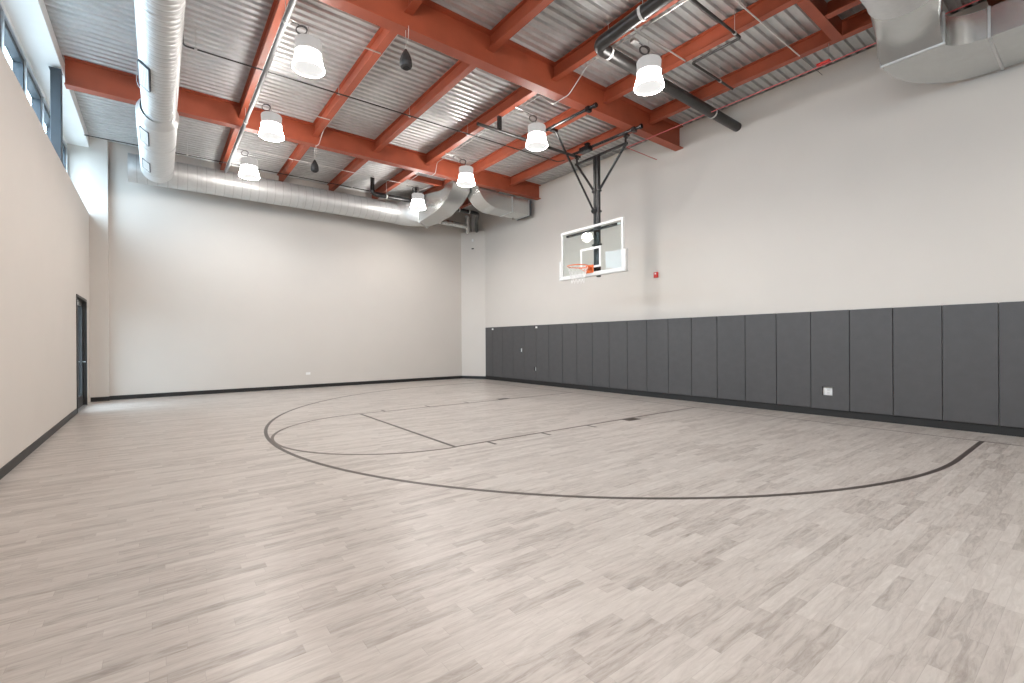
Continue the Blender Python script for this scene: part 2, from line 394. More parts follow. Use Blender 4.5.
# ================================================================== STEEL
def ibeam_x(name, x0, x1, yc, zb, fw, label, far=False, tf=0.022):
    """beam along X with sloped top flange against the deck"""
    bm = B(); h = fw/2
    top = lambda x: zd(x) - 0.002
    box(bm, x0, x1, yc-h, yc+h, zb, zb+tf)
    # web and top flange
    v = []
    for x in (x0, x1):
        v.append([bm.verts.new(q) for q in ((x, yc-0.007, zb+tf), (x, yc+0.007, zb+tf), (x, yc+0.007, top(x)-tf), (x, yc-0.007, top(x)-tf))])
    for j in range(4): bm.faces.new((v[0][j], v[0][(j+1)%4], v[1][(j+1)%4], v[1][j]))
    v = []
    for x in (x0, x1):
        v.append([bm.verts.new(q) for q in ((x, yc-h, top(x)-tf), (x, yc+h, top(x)-tf), (x, yc+h, top(x)), (x, yc-h, top(x)))])
    for j in range(4): bm.faces.new((v[0][j], v[0][(j+1)%4], v[1][(j+1)%4], v[1][j]))
    bm.faces.new(v[0][::-1]); bm.faces.new(v[1])
    o = obj(name, bm, 'orange'); tag(o, label, 'beam', 'main roof beams')
    return o
def beam_thing(yc, zb, fw, label):
    t = thing('steel_beam', (XL, yc, zb), label, 'beam', 'main roof beams')
    bm = B(); h = fw/2; tf = 0.022; x0, x1 = XL+0.03, XW-0.002; top = lambda x: zd(x)-0.003
    box(bm, x0, x1, yc-h, yc+h, zb, zb+tf)
    for a, b_, lo in ((0.007, 0.007, None), (h, h, tf)):
        v = []
        for x in (x0, x1):
            z1 = top(x) if lo else top(x)-tf
            z0 = top(x)-tf if lo else zb+tf
            v.append([bm.verts.new(q) for q in ((x, yc-a, z0), (x, yc+a, z0), (x, yc+a, z1), (x, yc-a, z1))])
        for j in range(4): bm.faces.new((v[0][j], v[0][(j+1)%4], v[1][(j+1)%4], v[1][j]))
        bm.faces.new(v[0][::-1]); bm.faces.new(v[1])
    obj('i_section', bm, 'orange', t)
    return t
Y_A, Y_B, Y_C = 6.235, 11.285, 0.93
ZA, ZB, ZC = 5.882, 5.965, 5.86
BA = beam_thing(Y_A, ZA, 0.21, 'deep orange-red steel beam crossing the middle of the ceiling above the backboard')
BB = beam_thing(Y_B, ZB, 0.20, 'orange-red steel beam nearest the back wall, passing behind the long silver duct')
BC = beam_thing(Y_C, ZC, 0.20, 'orange-red steel beam behind the rectangular duct at the top right corner')
# connection plates with bolts where joists meet beams
JX = [-0.02, 1.42, 2.90, 4.35, 5.76, 7.13, 8.60]
ORD = ['first', 'second', 'third', 'fourth', 'fifth', 'sixth', 'seventh']
def joist(x, y0, y1, zb, label, group, narrow=False):
    t = thing('steel_joist', (x, (y0+y1)/2, zb), label, 'joist', group)
    bm = B(); h = 0.048 if narrow else 0.062; tf = 0.014; zt = zd(x)-0.003
    box(bm, x-h, x+h, y0, y1, zb, zb+tf); box(bm, x-0.005, x+0.005, y0, y1, zb+tf, zt-tf); box(bm, x-h, x+h, y0, y1, zt-tf, zt)
    obj('i_section', bm, 'orange', t)
    for ye, s in ((y0, 1), (y1, -1)):
        bm = B(); box(bm, x+0.005, x+0.017, min(ye, ye+s*0.09), max(ye, ye+s*0.09), zb+0.03, zt-0.03)
        for zz in (zb+0.07, (zb+zt)/2, zt-0.07):
            lathe(bm, [(0, 0.013), (0.012, 0.013)], (x+0.017, ye+s*0.05, zz), (1, 0, 0), 6)
        lathe(bm, [(0, 0.013), (0.012, 0.013)], (x-0.017, ye+s*0.05, (zb+zt)/2), (1, 0, 0), 6)
        obj('bolt_plate', bm, 'orange', t)
    return t
for i, x in enumerate(JX):
    zb = 6.17
    if i: joist(x, Y_A+0.012, Y_B-0.012, zb, 'orange-red steel joist between the two middle beams, %s from the left' % ORD[i-1], 'roof joists', i == 1)
    else: joist(x, Y_A+0.012, Y_B-0.012, zb, 'orange-red steel joist mostly hidden above the long silver duct', 'roof joists')
    joist(x, Y_B+0.012, YB-0.002, zb+0.01, 'short orange-red joist between far beam and back wall, %s from the left wall' % ORD[i], 'roof joists', i == 1)
    joist(x, Y_C+0.012, Y_A-0.012, zb-0.01, 'orange-red steel joist on the near side of the middle beam, %s from the left wall' % ORD[i], 'roof joists', i == 1)
# opening frame channels
bm = B(); x0, x1 = JX[5]+0.07, JX[6]-0.07
box(bm, x0, x1, 2.60, 2.74, 6.155, 6.169); box(bm, x0, x1, 2.60, 2.612, 6.169, 6.40); o = obj('steel_channel', bm, 'orange')
tag(o, 'short orange-red crosspiece between two joists beside the upper right duct', 'beam', 'roof opening channels')
bm = B(); box(bm, 7.80, 7.92, 0.95, 2.59, 6.155, 6.169); box(bm, 7.90, 7.912, 0.95, 2.59, 6.169, 6.40); o = obj('steel_channel', bm, 'orange')
tag(o, 'orange-red trimmer running from the crosspiece toward the upper right duct', 'beam', 'roof opening channels')
bm = B(); box(bm, JX[4]+0.07, JX[5]-0.07, 12.75, 12.87, 6.27, 6.284); box(bm, JX[4]+0.07, JX[5]-0.07, 12.75, 12.762, 6.284, 6.42); o = obj('steel_channel', bm, 'orange')
tag(o, 'orange-red crosspiece above the far rectangular ducts', 'beam', 'roof opening channels')
# dark steel post below the far beam end
t = thing('steel_post', (-1.39, 11.2, LEDGE), 'dark grey square steel post on the window ledge under the far beam end', 'post')
bm = B(); box(bm, -1.46, -1.325, 11.13, 11.30, LEDGE+0.012, 6.16, bev=0.008); obj('shaft', bm, 'dark_steel', t)
bm = B(); box(bm, -1.48, -1.32, 11.10, 11.33, LEDGE, LEDGE+0.012); obj('base_plate', bm, 'dark_steel', t)
bm = B(); box(bm, -1.475, -1.20, 11.115, 11.315, 5.93, 5.955) if False else box(bm, -1.475, -1.32, 11.115, 11.315, 6.16, 6.175); obj('cap_plate', bm, 'dark_steel', t)

# ================================================================== WALL PADS
PW, XP = 0.61, 9.703
pad_y = [1.0485 + k*PW for k in range(-3, 22)]      # joints
def pad_mesh(y0, y1, hole=None):
    bm = B(); z0, z1 = 0.133, 1.928; g = 0.0045; ch = 0.010
    y0 += g; y1 -= g
    if hole is None:
        box(bm, XP, XW-0.002, y0, y1, z0, z1, bev=ch)
        return bm
    hy0, hy1, hz0, hz1 = hole
    ys = [y0, hy0, hy1, y1]; zs = [z0, hz0, hz1, z1]
    fr = [[bm.verts.new((XP, y, z)) for y in ys] for z in zs]; bk = [[bm.verts.new((XW-0.002, y, z)) for y in ys] for z in zs]
    for i in range(3):
        for j in range(3):
            if i == 1 and j == 1: continue
            bm.faces.new((fr[i][j], fr[i][j+1], fr[i+1][j+1], fr[i+1][j])); bm.faces.new((bk[i][j], bk[i+1][j], bk[i+1][j+1], bk[i][j+1]))
    for (a, b) in (((1,1),(1,2)), ((1,2),(2,2)), ((2,2),(2,1)), ((2,1),(1,1))):
        bm.faces.new((fr[a[0]][a[1]], fr[b[0]][b[1]], bk[b[0]][b[1]], bk[a[0]][a[1]]))
    ring = [(0,0),(0,1),(0,2),(0,3),(1,3),(2,3),(3,3),(3,2),(3,1),(3,0),(2,0),(1,0)]
    for k in range(12):
        a, b = ring[k], ring[(k+1)%12]
        bm.faces.new((fr[a[0]][a[1]], fr[b[0]][b[1]], bk[b[0]][b[1]], bk[a[0]][a[1]]))
    return bm
HOLES = {5: (3.125, 3.27, 0.385, 0.525), 19: (12.13, 12.23, 1.06, 1.17), 18: None, 17: None}
NUM = ['first','second','third','fourth','fifth','sixth','seventh','eighth','ninth','tenth','eleventh','twelfth','thirteenth','fourteenth','fifteenth','sixteenth','seventeenth','eighteenth','nineteenth','twentieth','twenty-first','twenty-second','twenty-third','twenty-fourth','twenty-fifth']
pads = [(pad_y[i], pad_y[i+1]) for i in range(len(pad_y)-1)] + [(pad_y[-1], 14.336)]
npad = len(pads); proto = None
for i, (a, b) in enumerate(pads):
    fromfar = npad - 1 - i
    hole = None
    for hy0, hy1, hz0, hz1 in ((3.142, 3.306, 0.378, 0.54), (12.14, 12.26, 1.055, 1.175), (11.43, 11.52, 0.45, 0.575)):
        if a < (hy0+hy1)/2 < b: hole = (hy0, hy1, hz0, hz1)
    lab = 'dark grey vinyl wall pad with chamfered edges, %s from the far corner' % NUM[fromfar]
    if hole and hole[0] < 4: lab = 'dark grey wall pad with a square cut-out around a white outlet near its foot'
    if hole and 12 < hole[0]: lab = 'dark grey wall pad with a white plate at mid height near the far corner'
    if hole and 11 < hole[0] < 12: lab = 'dark grey wall pad with a small low cut-out near the far corner'
    if hole is None and abs((b-a)-PW) < 1e-6 and proto is not None:
        o = proto.copy(); COL.objects.link(o); o.location = (0, a, 0)
    elif hole is None and abs((b-a)-PW) < 1e-6:
        bm = pad_mesh(a, b); bmesh.ops.translate(bm, verts=bm.verts, vec=(0, -a, 0)); o = obj('wall_pad', bm, 'pad'); o.location = (0, a, 0); proto = o
    else:
        o = obj('wall_pad', pad_mesh(a, b, hole), 'pad')
    tag(o, lab, 'wall pad', 'gym wall pads')
def outlet(y0, y1, z0, z1, label):
    t = thing('power_outlet', (XW, (y0+y1)/2, z0), label, 'outlet')
    bm = B(); box(bm, XW-0.016, XW-0.002, y0, y1, z0, z1, bev=0.003); obj('cover_plate', bm, 'white', t)
    for s in ((0.30, 0.70) if (y1-y0) > 0.09 else (0.5,)):
        bm = B(); cy = y0 + (y1-y0)*0.5; cz = z0 + (z1-z0)*s; box(bm, XW-0.02, XW-0.016, cy-0.02, cy+0.02, cz-0.014, cz+0.014); obj('socket', bm, 'white_metal', t)
outlet(3.150, 3.282, 0.388, 0.518, 'white outlet set in the square pad cut-out near the floor at right')
outlet(12.15, 12.25, 1.06, 1.17, 'white outlet plate at mid height on the pads near the far corner')
outlet(11.435, 11.50, 0.455, 0.57, 'small white outlet low on the pads near the far corner')
for y, lab in ((13.85, 'tiny white clip at the pad tops nearest the far corner'), (11.39, 'tiny white clip at the pad tops, second from the far corner')):
    bm = B(); box(bm, XP-0.012, XP-0.0005, y-0.045, y+0.045, 1.83, 1.885, bev=0.003); o = obj('pad_clip', bm, 'white'); tag(o, lab, 'clip', 'pad clips')
# small devices on walls
t = thing('fire_alarm', (XW, 6.886, 2.96), 'small red fire alarm device on the right wall beyond the hoop', 'fire alarm')
bm = B(); box(bm, XW-0.045, XW-0.001, 6.83, 6.94, 2.95, 3.085, bev=0.006); obj('body', bm, 'red', t)
bm = B(); box(bm, XW-0.052, XW-0.045, 6.865, 6.905, 3.03, 3.065, bev=0.002); obj('strobe_lens', bm, 'white', t)
bm = B(); box(bm, 3.63, 3.76, YB-0.012, YB-0.001, 0.41, 0.485, bev=0.003); o = obj('power_outlet', bm, 'white'); tag(o, 'small white outlet plate low on the back wall', 'outlet')
bm = B(); cc = c + n*0.001
obox(bm, (c.x+n.x*0.012, c.y+n.y*0.012, 4.93), (d, n, (0,0,1)), (0.045, 0.012, 0.02)); o = obj('sensor', bm, 'black'); tag(o, 'tiny black sensor high on the diagonal corner face', 'sensor')
bm = B(); obox(bm, (c.x+n.x*0.012, c.y+n.y*0.012, 5.25), (d, n, (0,0,1)), (0.035, 0.012, 0.05)); o = obj('sensor', bm, 'white'); tag(o, 'tiny white sensor at the top of the diagonal corner face', 'sensor')

# ================================================================== BASKETBALL GOAL
hoop = thing('basketball_goal', (7.98, 7.21, 5.95), 'ceiling-hung basketball goal with glass backboard, orange rim and black frame', 'basketball hoop')
FX, y0b, y1b, z0b, z1b = 7.723, 6.262, 8.130, 2.900, 3.997
bm = B(); fr = 0.052
box(bm, FX, FX+0.045, y0b, y1b, z1b-fr, z1b); box(bm, FX, FX+0.045, y0b, y1b, z0b, z0b+fr)
box(bm, FX, FX+0.045, y0b, y0b+fr, z0b+fr, z1b-fr); box(bm, FX, FX+0.045, y1b-fr, y1b, z0b+fr, z1b-fr)
bb = obj('backboard_frame', bm, 'white_metal', hoop, bevel=0.004)
bm = B(); box(bm, FX+0.016, FX+0.028, y0b+fr-0.01, y1b-fr+0.01, z0b+fr-0.01, z1b-fr+0.01); obj('backboard_glass', bm, 'glass', hoop)
bm = B(); s0, s1, q0, q1, w = RY-0.305-0.01, RY+0.305-0.01, 3.045, 3.505, 0.045
for a in ((s0, s1, q1-w, q1), (s0, s1, q0, q0+w), (s0, s0+w, q0+w, q1-w), (s1-w, s1, q0+w, q1-w)): box(bm, FX+0.012, FX+0.016, *a)
obj('target_square', bm, 'white', hoop)
bm = B()   # edge padding: bottom and the lower corners
box(bm, FX-0.022, FX+0.07, y0b-0.075, y1b+0.06, z0b-0.045, z0b+0.03, bev=0.015)
box(bm, FX-0.022, FX+0.07, y0b-0.075, y0b+0.004, z0b+0.03, z0b+0.42, bev=0.012); box(bm, FX-0.022, FX+0.07, y1b-0.004, y1b+0.06, z0b+0.03, z0b+0.42, bev=0.012)
obj('edge_padding', bm, 'white_metal', hoop)
bm = B(); box(bm, FX+0.045, FX+0.095, y0b+0.19, y1b-0.13, z1b-0.125, z1b-0.075); obj('backboard_bracket', bm, 'black', hoop)
bm = B(); box(bm, FX+0.045, FX+0.10, RY-0.16, RY+0.14, z0b+0.02, z0b+0.07); obj('backboard_bracket', bm, 'black', hoop)
bm = B()
box(bm, FX+0.045, FX+0.095, y0b+0.10, y0b+0.19, z1b-0.115, z1b-0.085)
obj('bracket_end', bm, 'alu', hoop)
bm = B(); rz = 3.05; rr = 0.2286; rcx = RX
tube(bm, [(rcx+rr*math.cos(a), RY+rr*math.sin(a), rz) for a in [2*PI*k/40 for k in range(40)]], 0.010, 8, closed=True)
rim = obj('rim', bm, 'rim', hoop, smooth=True)
bm = B()
box(bm, FX-0.024, FX+0.012, RY-0.11, RY+0.11, 2.93, 3.11, bev=0.008)
box(bm, FX-0.14, FX-0.024, RY-0.09, RY+0.09, 3.035, 3.055)
for s in (-1, 1):
    tube(bm, [(FX-0.03, RY+s*0.07, 2.96), (rcx+rr*0.8, RY+s*0.13, rz-0.012)], 0.009, 6)
    tube(bm, [(FX-0.03, RY+s*0.09, 3.04), (rcx+rr*0.5, RY+s*rr*0.86, rz-0.004)], 0.008, 6)
obj('rim_bracket', bm, 'rim', rim)
bm = B(); N = 12; levels = [(0, 0.225, rz-0.012), (1, 0.205, rz-0.09), (2, 0.178, rz-0.155), (3, 0.155, rz-0.225), (4, 0.142, rz-0.295), (5, 0.145, rz-0.365)]
def netp(l, k): 
    i, r, z = levels[l]; a = 2*PI*(k + 0.5*(l % 2))/N; return (rcx+r*math.cos(a), RY+r*math.sin(a), z)
for l in range(5):
    for k in range(N):
        tube(bm, [netp(l, k), netp(l+1, k if l % 2 == 0 else k+1)], 0.0031, 5); tube(bm, [netp(l, k), netp(l+1, k-1 if l % 2 == 0 else k)], 0.0031, 5)
obj('net', bm, 'net', rim)
# mast, cross bar, braces and rails
mx = 7.97
bm = B(); tube(bm, [(mx, RY-0.045, 2.86), (mx, RY-0.045, 5.60)], 0.052, 16); tube(bm, [(mx+0.01, RY+0.065, 2.98), (mx+0.01, RY+0.065, 5.60)], 0.036, 14)
obj('mast', bm, 'black', hoop, smooth=True)
for zz in (3.08, 3.9):
    bm = B(); box(bm, FX+0.045, mx-0.03, RY-0.10, RY-0.02, zz-0.03, zz+0.03); obj('mast_arm', bm, 'black', hoop)
for zz in (4.35, 4.82, 3.6):
    bm = B(); box(bm, mx-0.05, mx+0.05, RY-0.11, RY+0.11, zz-0.02, zz+0.02, bev=0.005); obj('mast_clamp', bm, 'black', hoop)
bm = B(); box(bm, mx-0.025, mx+0.025, 6.33, 7.88, 5.60, 5.65); obj('cross_bar', bm, 'black', hoop, bevel=0.005)
for s, ye in ((-1, 6.38), (1, 7.83)):
    bm = B(); tube(bm, [(mx, ye, 5.61), (mx, RY + s*0.05, 4.80)], 0.028, 10); obj('diagonal_brace', bm, 'black', hoop, smooth=True)
    bm = B(); box(bm, mx-0.02, mx+0.02, ye-0.012, ye+0.012, 5.65, 5.83); box(bm, mx-0.035, mx+0.10, ye-0.035, ye+0.035, 5.80, 5.835)
    lathe(bm, [(0, 0.02), (0.10, 0.02)], (mx-0.05, ye, 5.76), (1, 0, 0), 8); obj('hanger', bm, 'black', hoop)
bm = B(); tube(bm, [(mx-0.04, RY+0.06, 4.38), (6.72, 7.22, 5.86)], 0.022, 10)
lathe(bm, [(0, 0.035), (0.14, 0.035)], (mx-0.04, RY-0.03, 4.38), (0, 1, 0), 10); obj('back_brace', bm, 'black', hoop, smooth=True)
bm = B(); box(bm, 6.58, 6.75, 7.18, 7.26, 5.83, 5.89); obj('hanger', bm, 'black', hoop)
for x, ya, yb in ((6.56, 5.93, 8.00), (7.96, 5.95, 8.02)):
    bm = B(); tube(bm, [(x, ya, 5.846), (x, yb, 5.90)], 0.032, 12)
    lathe(bm, [(0, 0.046), (0.05, 0.046)], (x, ya, 5.842), (0, 1, 0), 12)
    obj('ceiling_rail', bm, 'black', hoop, smooth=True)
    bm = B()
    box(bm, x-0.05, x+0.05, ya+0.16, ya+0.24, 5.79, ZA)
    obj('rail_clamp', bm, 'black', hoop)
bm = B(); tube(bm, [(5.20, 7.93, 5.86), (8.12, 7.93, 5.86)], 0.034, 12); obj('cross_pipe', bm, 'black_pipe', hoop, smooth=True)
bm = B()
for x in (5.76,): box(bm, x-0.04, x+0.04, 7.90, 7.96, 5.895, 6.17)
obj('pipe_clamp', bm, 'black', hoop)
bm = B(); box(bm, 7.85, 8.0, 7.35, 7.65, 5.80, 5.92, bev=0.01); box(bm, 7.9, 8.0, 7.42, 7.52, 5.9, 6.0); obj('winch', bm, 'black', hoop)

# ================================================================== HIGH BAY LAMPS
lamp0 = None
def make_lamp():
    t = thing('high_bay_lamp', (0, 0, 5.48), '', 'lamp', 'high bay lamps')
    q = 5.48; O = (0, 0, q)
    bm = B(); lathe(bm, [(0.002, 0.217), (0, 0.225), (0.006, 0.228), (0.09, 0.207), (0.17, 0.185), (0.225, 0.174), (0.236, 0.178)], O, (0,0,1), 40, cap=False)
    obj('lamp_shade', bm, 'glow', t, smooth=True)
    bm = B(); lathe(bm, [(0.007, 0.0), (0.007, 0.216), (0.016, 0.218), (0.017, 0.0)], O, (0,0,1), 40); obj('lens', bm, 'glow_lens', t, smooth=True)
    bm = B(); lathe(bm, [(0.233, 0.168), (0.236, 0.190), (0.246, 0.195), (0.258, 0.190), (0.262, 0.180), (0.405, 0.188), (0.422, 0.178), (0.432, 0.13), (0.435, 0.0)], O, (0,0,1), 40, cap=False)
    obj('housing', bm, 'lamp_house', t, smooth=True)
    bm = B(); tube(bm, [(0, 0, q+0.43), (0, 0, q+0.48)], 0.022, 8)
    tube(bm, [(0.0, 0.022*math.cos(a), q+0.50+0.026*math.sin(a)) for a in [2*PI*k/12 for k in range(12)]], 0.006, 6, closed=True)
    tube(bm, [(0, 0, q+0.52), (0, 0, 6.122)], 0.006, 6); obj('hook', bm, 'conduit', t)
    bm = B(); pts = []
    for k in range(50):
        a = 2*PI*k/20.0; pts.append((-0.09+0.068*math.cos(a), -0.035*math.cos(a)+0.0008*k, q+0.565+0.062*math.sin(a)))
    pts = [(-0.015, 0.0, q+0.432), (-0.04, -0.01, q+0.50)] + pts[:-1] + [(-0.12, 0.03, q+0.64), (-0.26, 0.03, 6.12)]
    tube(bm, pts, 0.0065, 6); obj('power_cord', bm, 'cable', t, smooth=True)
    bm = B(); box(bm, -0.33, -0.22, 0.016, 0.10, 6.11, 6.155, bev=0.005); obj('junction_box', bm, 'conduit', t)
    return t
def bulb(x, y):
    l = bpy.data.lights.new('bulb', 'SPOT'); l.energy = BULB_E; l.spot_size = math.radians(165); l.spot_blend = 0.6; l.shadow_soft_size = 0.12; l.color = (1.0, 0.945, 0.895)
    o = bpy.data.objects.new('bulb', l); COL.objects.link(o); o.location = (x, y, 5.475 if y != 4.43 else 5.345)
lamps = [((1.80, 7.32), 'lit high bay lamp at upper left, largest of the left row'),
         ((1.80, 10.15), 'lit high bay lamp hanging in front of the far beam, middle of the left row'),
         ((1.79, 12.91), 'lit high bay lamp nearest the back wall in the left row'),
         ((6.11, 4.43), 'lit high bay lamp beside the thick black drain pipe, largest of the right row'),
         ((6.31, 7.36), 'lit high bay lamp left of the basketball goal rails'),
         ((6.35, 10.22), 'lit high bay lamp below the far beam, above the silver duct elbows'),
         ((6.31, 12.935), 'lit high bay lamp at the silver duct elbow, smallest of the right row'),
         ((1.80, 4.45), 'lit high bay lamp above the camera on the left side'),
         ((1.80, 1.58), 'lit high bay lamp behind the camera, left row second'),
         ((1.80, -1.29), 'lit high bay lamp behind the camera, left row third'),
         ((6.31, -1.30), 'lit high bay lamp behind the camera, right row nearest'),
         ((1.80, -4.16), 'lit high bay lamp at the near end of the left row'),
         ((6.31, -4.17), 'lit high bay lamp at the near end of the right row')]
for i, ((x, y), lab) in enumerate(lamps):
    if lamp0 is None: lamp0 = make_lamp(); o = lamp0
    else: o = copy_tree(lamp0)
    bulb(x, y); o.location = (x, y, 5.48 if y != 4.43 else 5.35)
    if y == 4.43:
        bm = B(); tube(bm, [(x, y, 5.99), (x, y, 6.125)], 0.006, 6); obj('drop_rod', bm, 'conduit', o)
    o['label'] = lab; o['group'] = 'high bay lamps'; o['category'] = 'lamp'

# ================================================================== PENDANT SPEAKERS
def make_speaker():
    t = thing('pendant_speaker', (0, 0, 5.34), '', 'speaker', 'pendant speakers')
    bm = B(); lathe(bm, [(5.335, 0.0), (5.337, 0.055), (5.35, 0.078), (5.375, 0.088), (5.40, 0.088), (5.402, 0.084), (5.406, 0.088), (5.45, 0.084), (5.50, 0.070), (5.55, 0.048), (5.585, 0.026), (5.605, 0.014), (5.61, 0.0)], (0,0,0), (0,0,1), 28)
    obj('cabinet', bm, 'speaker', t, smooth=True)
    bm = B(); lathe(bm, [(5.328, 0.0), (5.328, 0.05), (5.336, 0.056)], (0,0,0), (0,0,1), 24); obj('grille', bm, 'dark', t)
    bm = B(); tube(bm, [(0, 0, 5.60), (0, 0.0, 5.88)], 0.0045, 6); tube(bm, [(0, 0, 5.62), (0.03, -0.02, 5.75), (0.005, -0.09, 5.9)], 0.004, 6); obj('wire', bm, 'white_metal', t)
    return t
sp = make_speaker(); sp.location = (2.843, 6.19, 5.34); sp['label'] = 'dark grey teardrop pendant speaker hanging from the middle beam, the nearer one'
s2 = copy_tree(sp); s2.location = (2.883, 11.22, 5.35); s2['label'] = 'dark grey teardrop pendant speaker hanging from the far beam, the smaller one'
s2.scale = (1, 1, 1)

# ================================================================== DUCTS
def spiral_profile(t0, t1, r, pitch=0.115, ridge=0.006):
    pr = [(t0, r)]; t = t0 + pitch*0.5
    while t < t1 - 0.03:
        pr += [(t-0.010, r), (t-0.004, r+ridge), (t+0.004, r+ridge), (t+0.010, r)]; t += pitch
    pr.append((t1, r)); return pr
ld = thing('spiral_duct', (0.0, 4.0, 5.3), 'long silver spiral duct along the left side below the beams with side grilles', 'duct')
cz, R1, R2 = 5.60, 0.25, 0.315
bm = B(); lathe(bm, spiral_profile(YF+0.2, 10.42, R1, 0.115, 0.0035), (0.035, 0, cz), (0, 1, 0), 40); obj('duct_run', bm, 'duct_y', ld, smooth=True)
bm = B(); lathe(bm, [(10.40, R1+0.004), (10.42, R1+0.012), (10.50, R1+0.018), (10.62, R2+0.006), (10.70, R2+0.006), (10.71, R2)], (0.01, 0, cz), (0, 1, 0), 40, cap=False); obj('reducer', bm, 'duct', ld, smooth=True)
bm = B(); lathe(bm, spiral_profile(10.70, 14.05, R2, 0.16, 0.001), (0, 0, cz), (0, 1, 0), 40); obj('duct_run', bm, 'duct', ld, smooth=True)
def register(yc, ln, rad, name='side_grille'):
    ang = math.radians(-128); nrm = Vector((math.cos(ang), 0, math.sin(ang))); tan = Vector((-math.sin(ang), 0, math.cos(ang)))
    cc = Vector((0, yc, cz)) + nrm*(rad-0.012)
    bm = B(); obox(bm, cc, (tan, (0, 1, 0), nrm), (0.076, ln/2, 0.012)); fr_ = obj(name, bm, 'duct_matte', ld)
    bm = B(); e = 0.005
    for (u, v, hu, hv) in ((-0.078, 0, e, ln/2+e), (0.078, 0, e, ln/2+e), (0, -ln/2-0.004, 0.076, e), (0, ln/2+0.004, 0.076, e)):
        obox(bm, cc + tan*u + Vector((0, v, 0)) + nrm*0.004, (tan, (0, 1, 0), nrm), (hu, hv, 0.015))
    obj('grille_frame', bm, 'dark_steel', fr_)
    bm = B()
    for k in range(6): obox(bm, cc + tan*(-0.060+0.024*k) + nrm*0.013, (tan, (0, 1, 0), nrm), (0.008, ln/2-0.01, 0.005))
    obj('louvre', bm, 'white_metal', fr_)
register(8.85, 0.74, R1); register(11.25, 0.72, R2); register(13.05, 0.62, R2)
for yy in (2.2, 4.6, 7.0, 9.4, 11.9, 13.6):
    bm = B(); rr_ = (R1 if yy < 10.5 else R2) + 0.006
    tube(bm, [(rr_*math.cos(a), yy, cz + rr_*math.sin(a)) for a in [2*PI*k/40 for k in range(40)]], 0.004, 5, closed=True)
    for s in (-1, 1): tube(bm, [(s*rr_, yy, cz), (s*rr_, yy, zd(0))], 0.003, 5)
    obj('hanger_strap', bm, 'duct', ld)

cdt = thing('spiral_duct', (3, 14.5, 5.3), 'silver spiral duct running along the top of the back wall', 'duct')
CY, CZ, RC = 14.50, 5.672, 0.332
bm = B(); lathe(bm, spiral_profile(-0.56, 6.28, RC, 0.2, 0.0008), (0, CY, CZ), (1, 0, 0), 40); obj('duct_run', bm, 'duct_x', cdt, smooth=True)
for xx in (0.9, 3.35, 5.4):
    bm = B(); rr_ = RC + 0.007
    tube(bm, [(xx, CY + rr_*math.cos(a), CZ + rr_*math.sin(a)) for a in [2*PI*k/40 for k in range(40)]], 0.007, 5, closed=True)
    tube(bm, [(xx, CY, CZ+rr_), (xx, CY, zd(xx))], 0.004, 5)
    obj('hanger_strap', bm, 'conduit', cdt)
def rect_ring(c, s, u, hw, hh, n=10):
    """rectangle with 4n points, matching a circle's point order starting at angle 45deg"""
    c = Vector(c); s = Vector(s).normalized(); u = Vector(u).normalized(); out = []
    cor = [(1, 1), (-1, 1), (-1, -1), (1, -1)]
    for k in range(4):
        a, b = cor[k], cor[(k+1) % 4]
        for j in range(n):
            t = j/n; out.append(c + s*hw*(a[0]*(1-t)+b[0]*t) + u*hh*(a[1]*(1-t)+b[1]*t))
    return out
def circ_ring(c, s, u, r, n=10):
    c = Vector(c); s = Vector(s).normalized(); u = Vector(u).normalized()
    return [c + (s*math.cos(PI/4+2*PI*k/(4*n)) + u*math.sin(PI/4+2*PI*k/(4*n)))*r for k in range(4*n)]
def mixr(a, b, t): return [p*(1-t)+q*t for p, q in zip(a, b)]
Z = Vector((0, 0, 1))
# gored elbow turning from the back wall duct toward the roof opening
bm = B(); rings = []
C0 = Vector((6.25, CY, CZ))
for k in range(5):
    a = math.radians(42)*k/4; ctr = Vector((6.25 + 0.75*math.sin(a), CY - 0.75*(1-math.cos(a)), CZ + 0.06*k/4))
    s = Vector((math.sin(a), math.cos(a), 0)); rings.append(circ_ring(ctr, s, Z, RC + 0.006 + 0.11*k/4))
# transition to a tall rectangle
a = math.radians(48); s = Vector((math.sin(a), math.cos(a), 0)); ctr = Vector((7.03, 14.05, 5.725))
rings.append(mixr(circ_ring(ctr, s, Z, 0.42), rect_ring(ctr, s, Z, 0.36, 0.42), 0.8))
loft(bm, rings, cap=False); obj('elbow', bm, 'duct', cdt, smooth=True)
bm = B(); fr2 = [rect_ring(ctr + Vector((math.cos(a), -math.sin(a), 0))*dd, s, Z, 0.385, 0.44) for dd in (-0.012, 0.012)]
loft(bm, fr2); obj('flange', bm, 'duct', cdt)
# rectangular riser from flange up to the roof
bm = B(); rs = []
rs.append(rect_ring(ctr, s, Z, 0.36, 0.42))
for k, (cx_, cy_, cz_, yaw_, tilt, hw, hh) in enumerate(((7.15, 13.60, 5.76, 70, 0, 0.34, 0.38), (7.20, 13.05, 5.78, 84, 4, 0.32, 0.33), (7.19, 12.6, 5.82, 90, 25, 0.30, 0.26), (7.19, 12.30, 5.89, 90, 50, 0.30, 0.24), (7.19, 12.10, 6.00, 90, 75, 0.30, 0.25), (7.19, 12.05, 6.15, 90, 90, 0.30, 0.25))):
    y_ = math.radians(yaw_); t_ = math.radians(tilt)
    ss = Vector((math.sin(y_), math.cos(y_), 0)); fwd = Vector((math.cos(y_), -math.sin(y_), 0)); uu = Z*math.cos(t_) - fwd*math.sin(t_)
    rs.append(rect_ring((cx_, cy_, cz_), ss, uu, hw, hh))
loft(bm, rs, cap=False); obj('riser', bm, 'duct_matte', cdt, smooth=True)
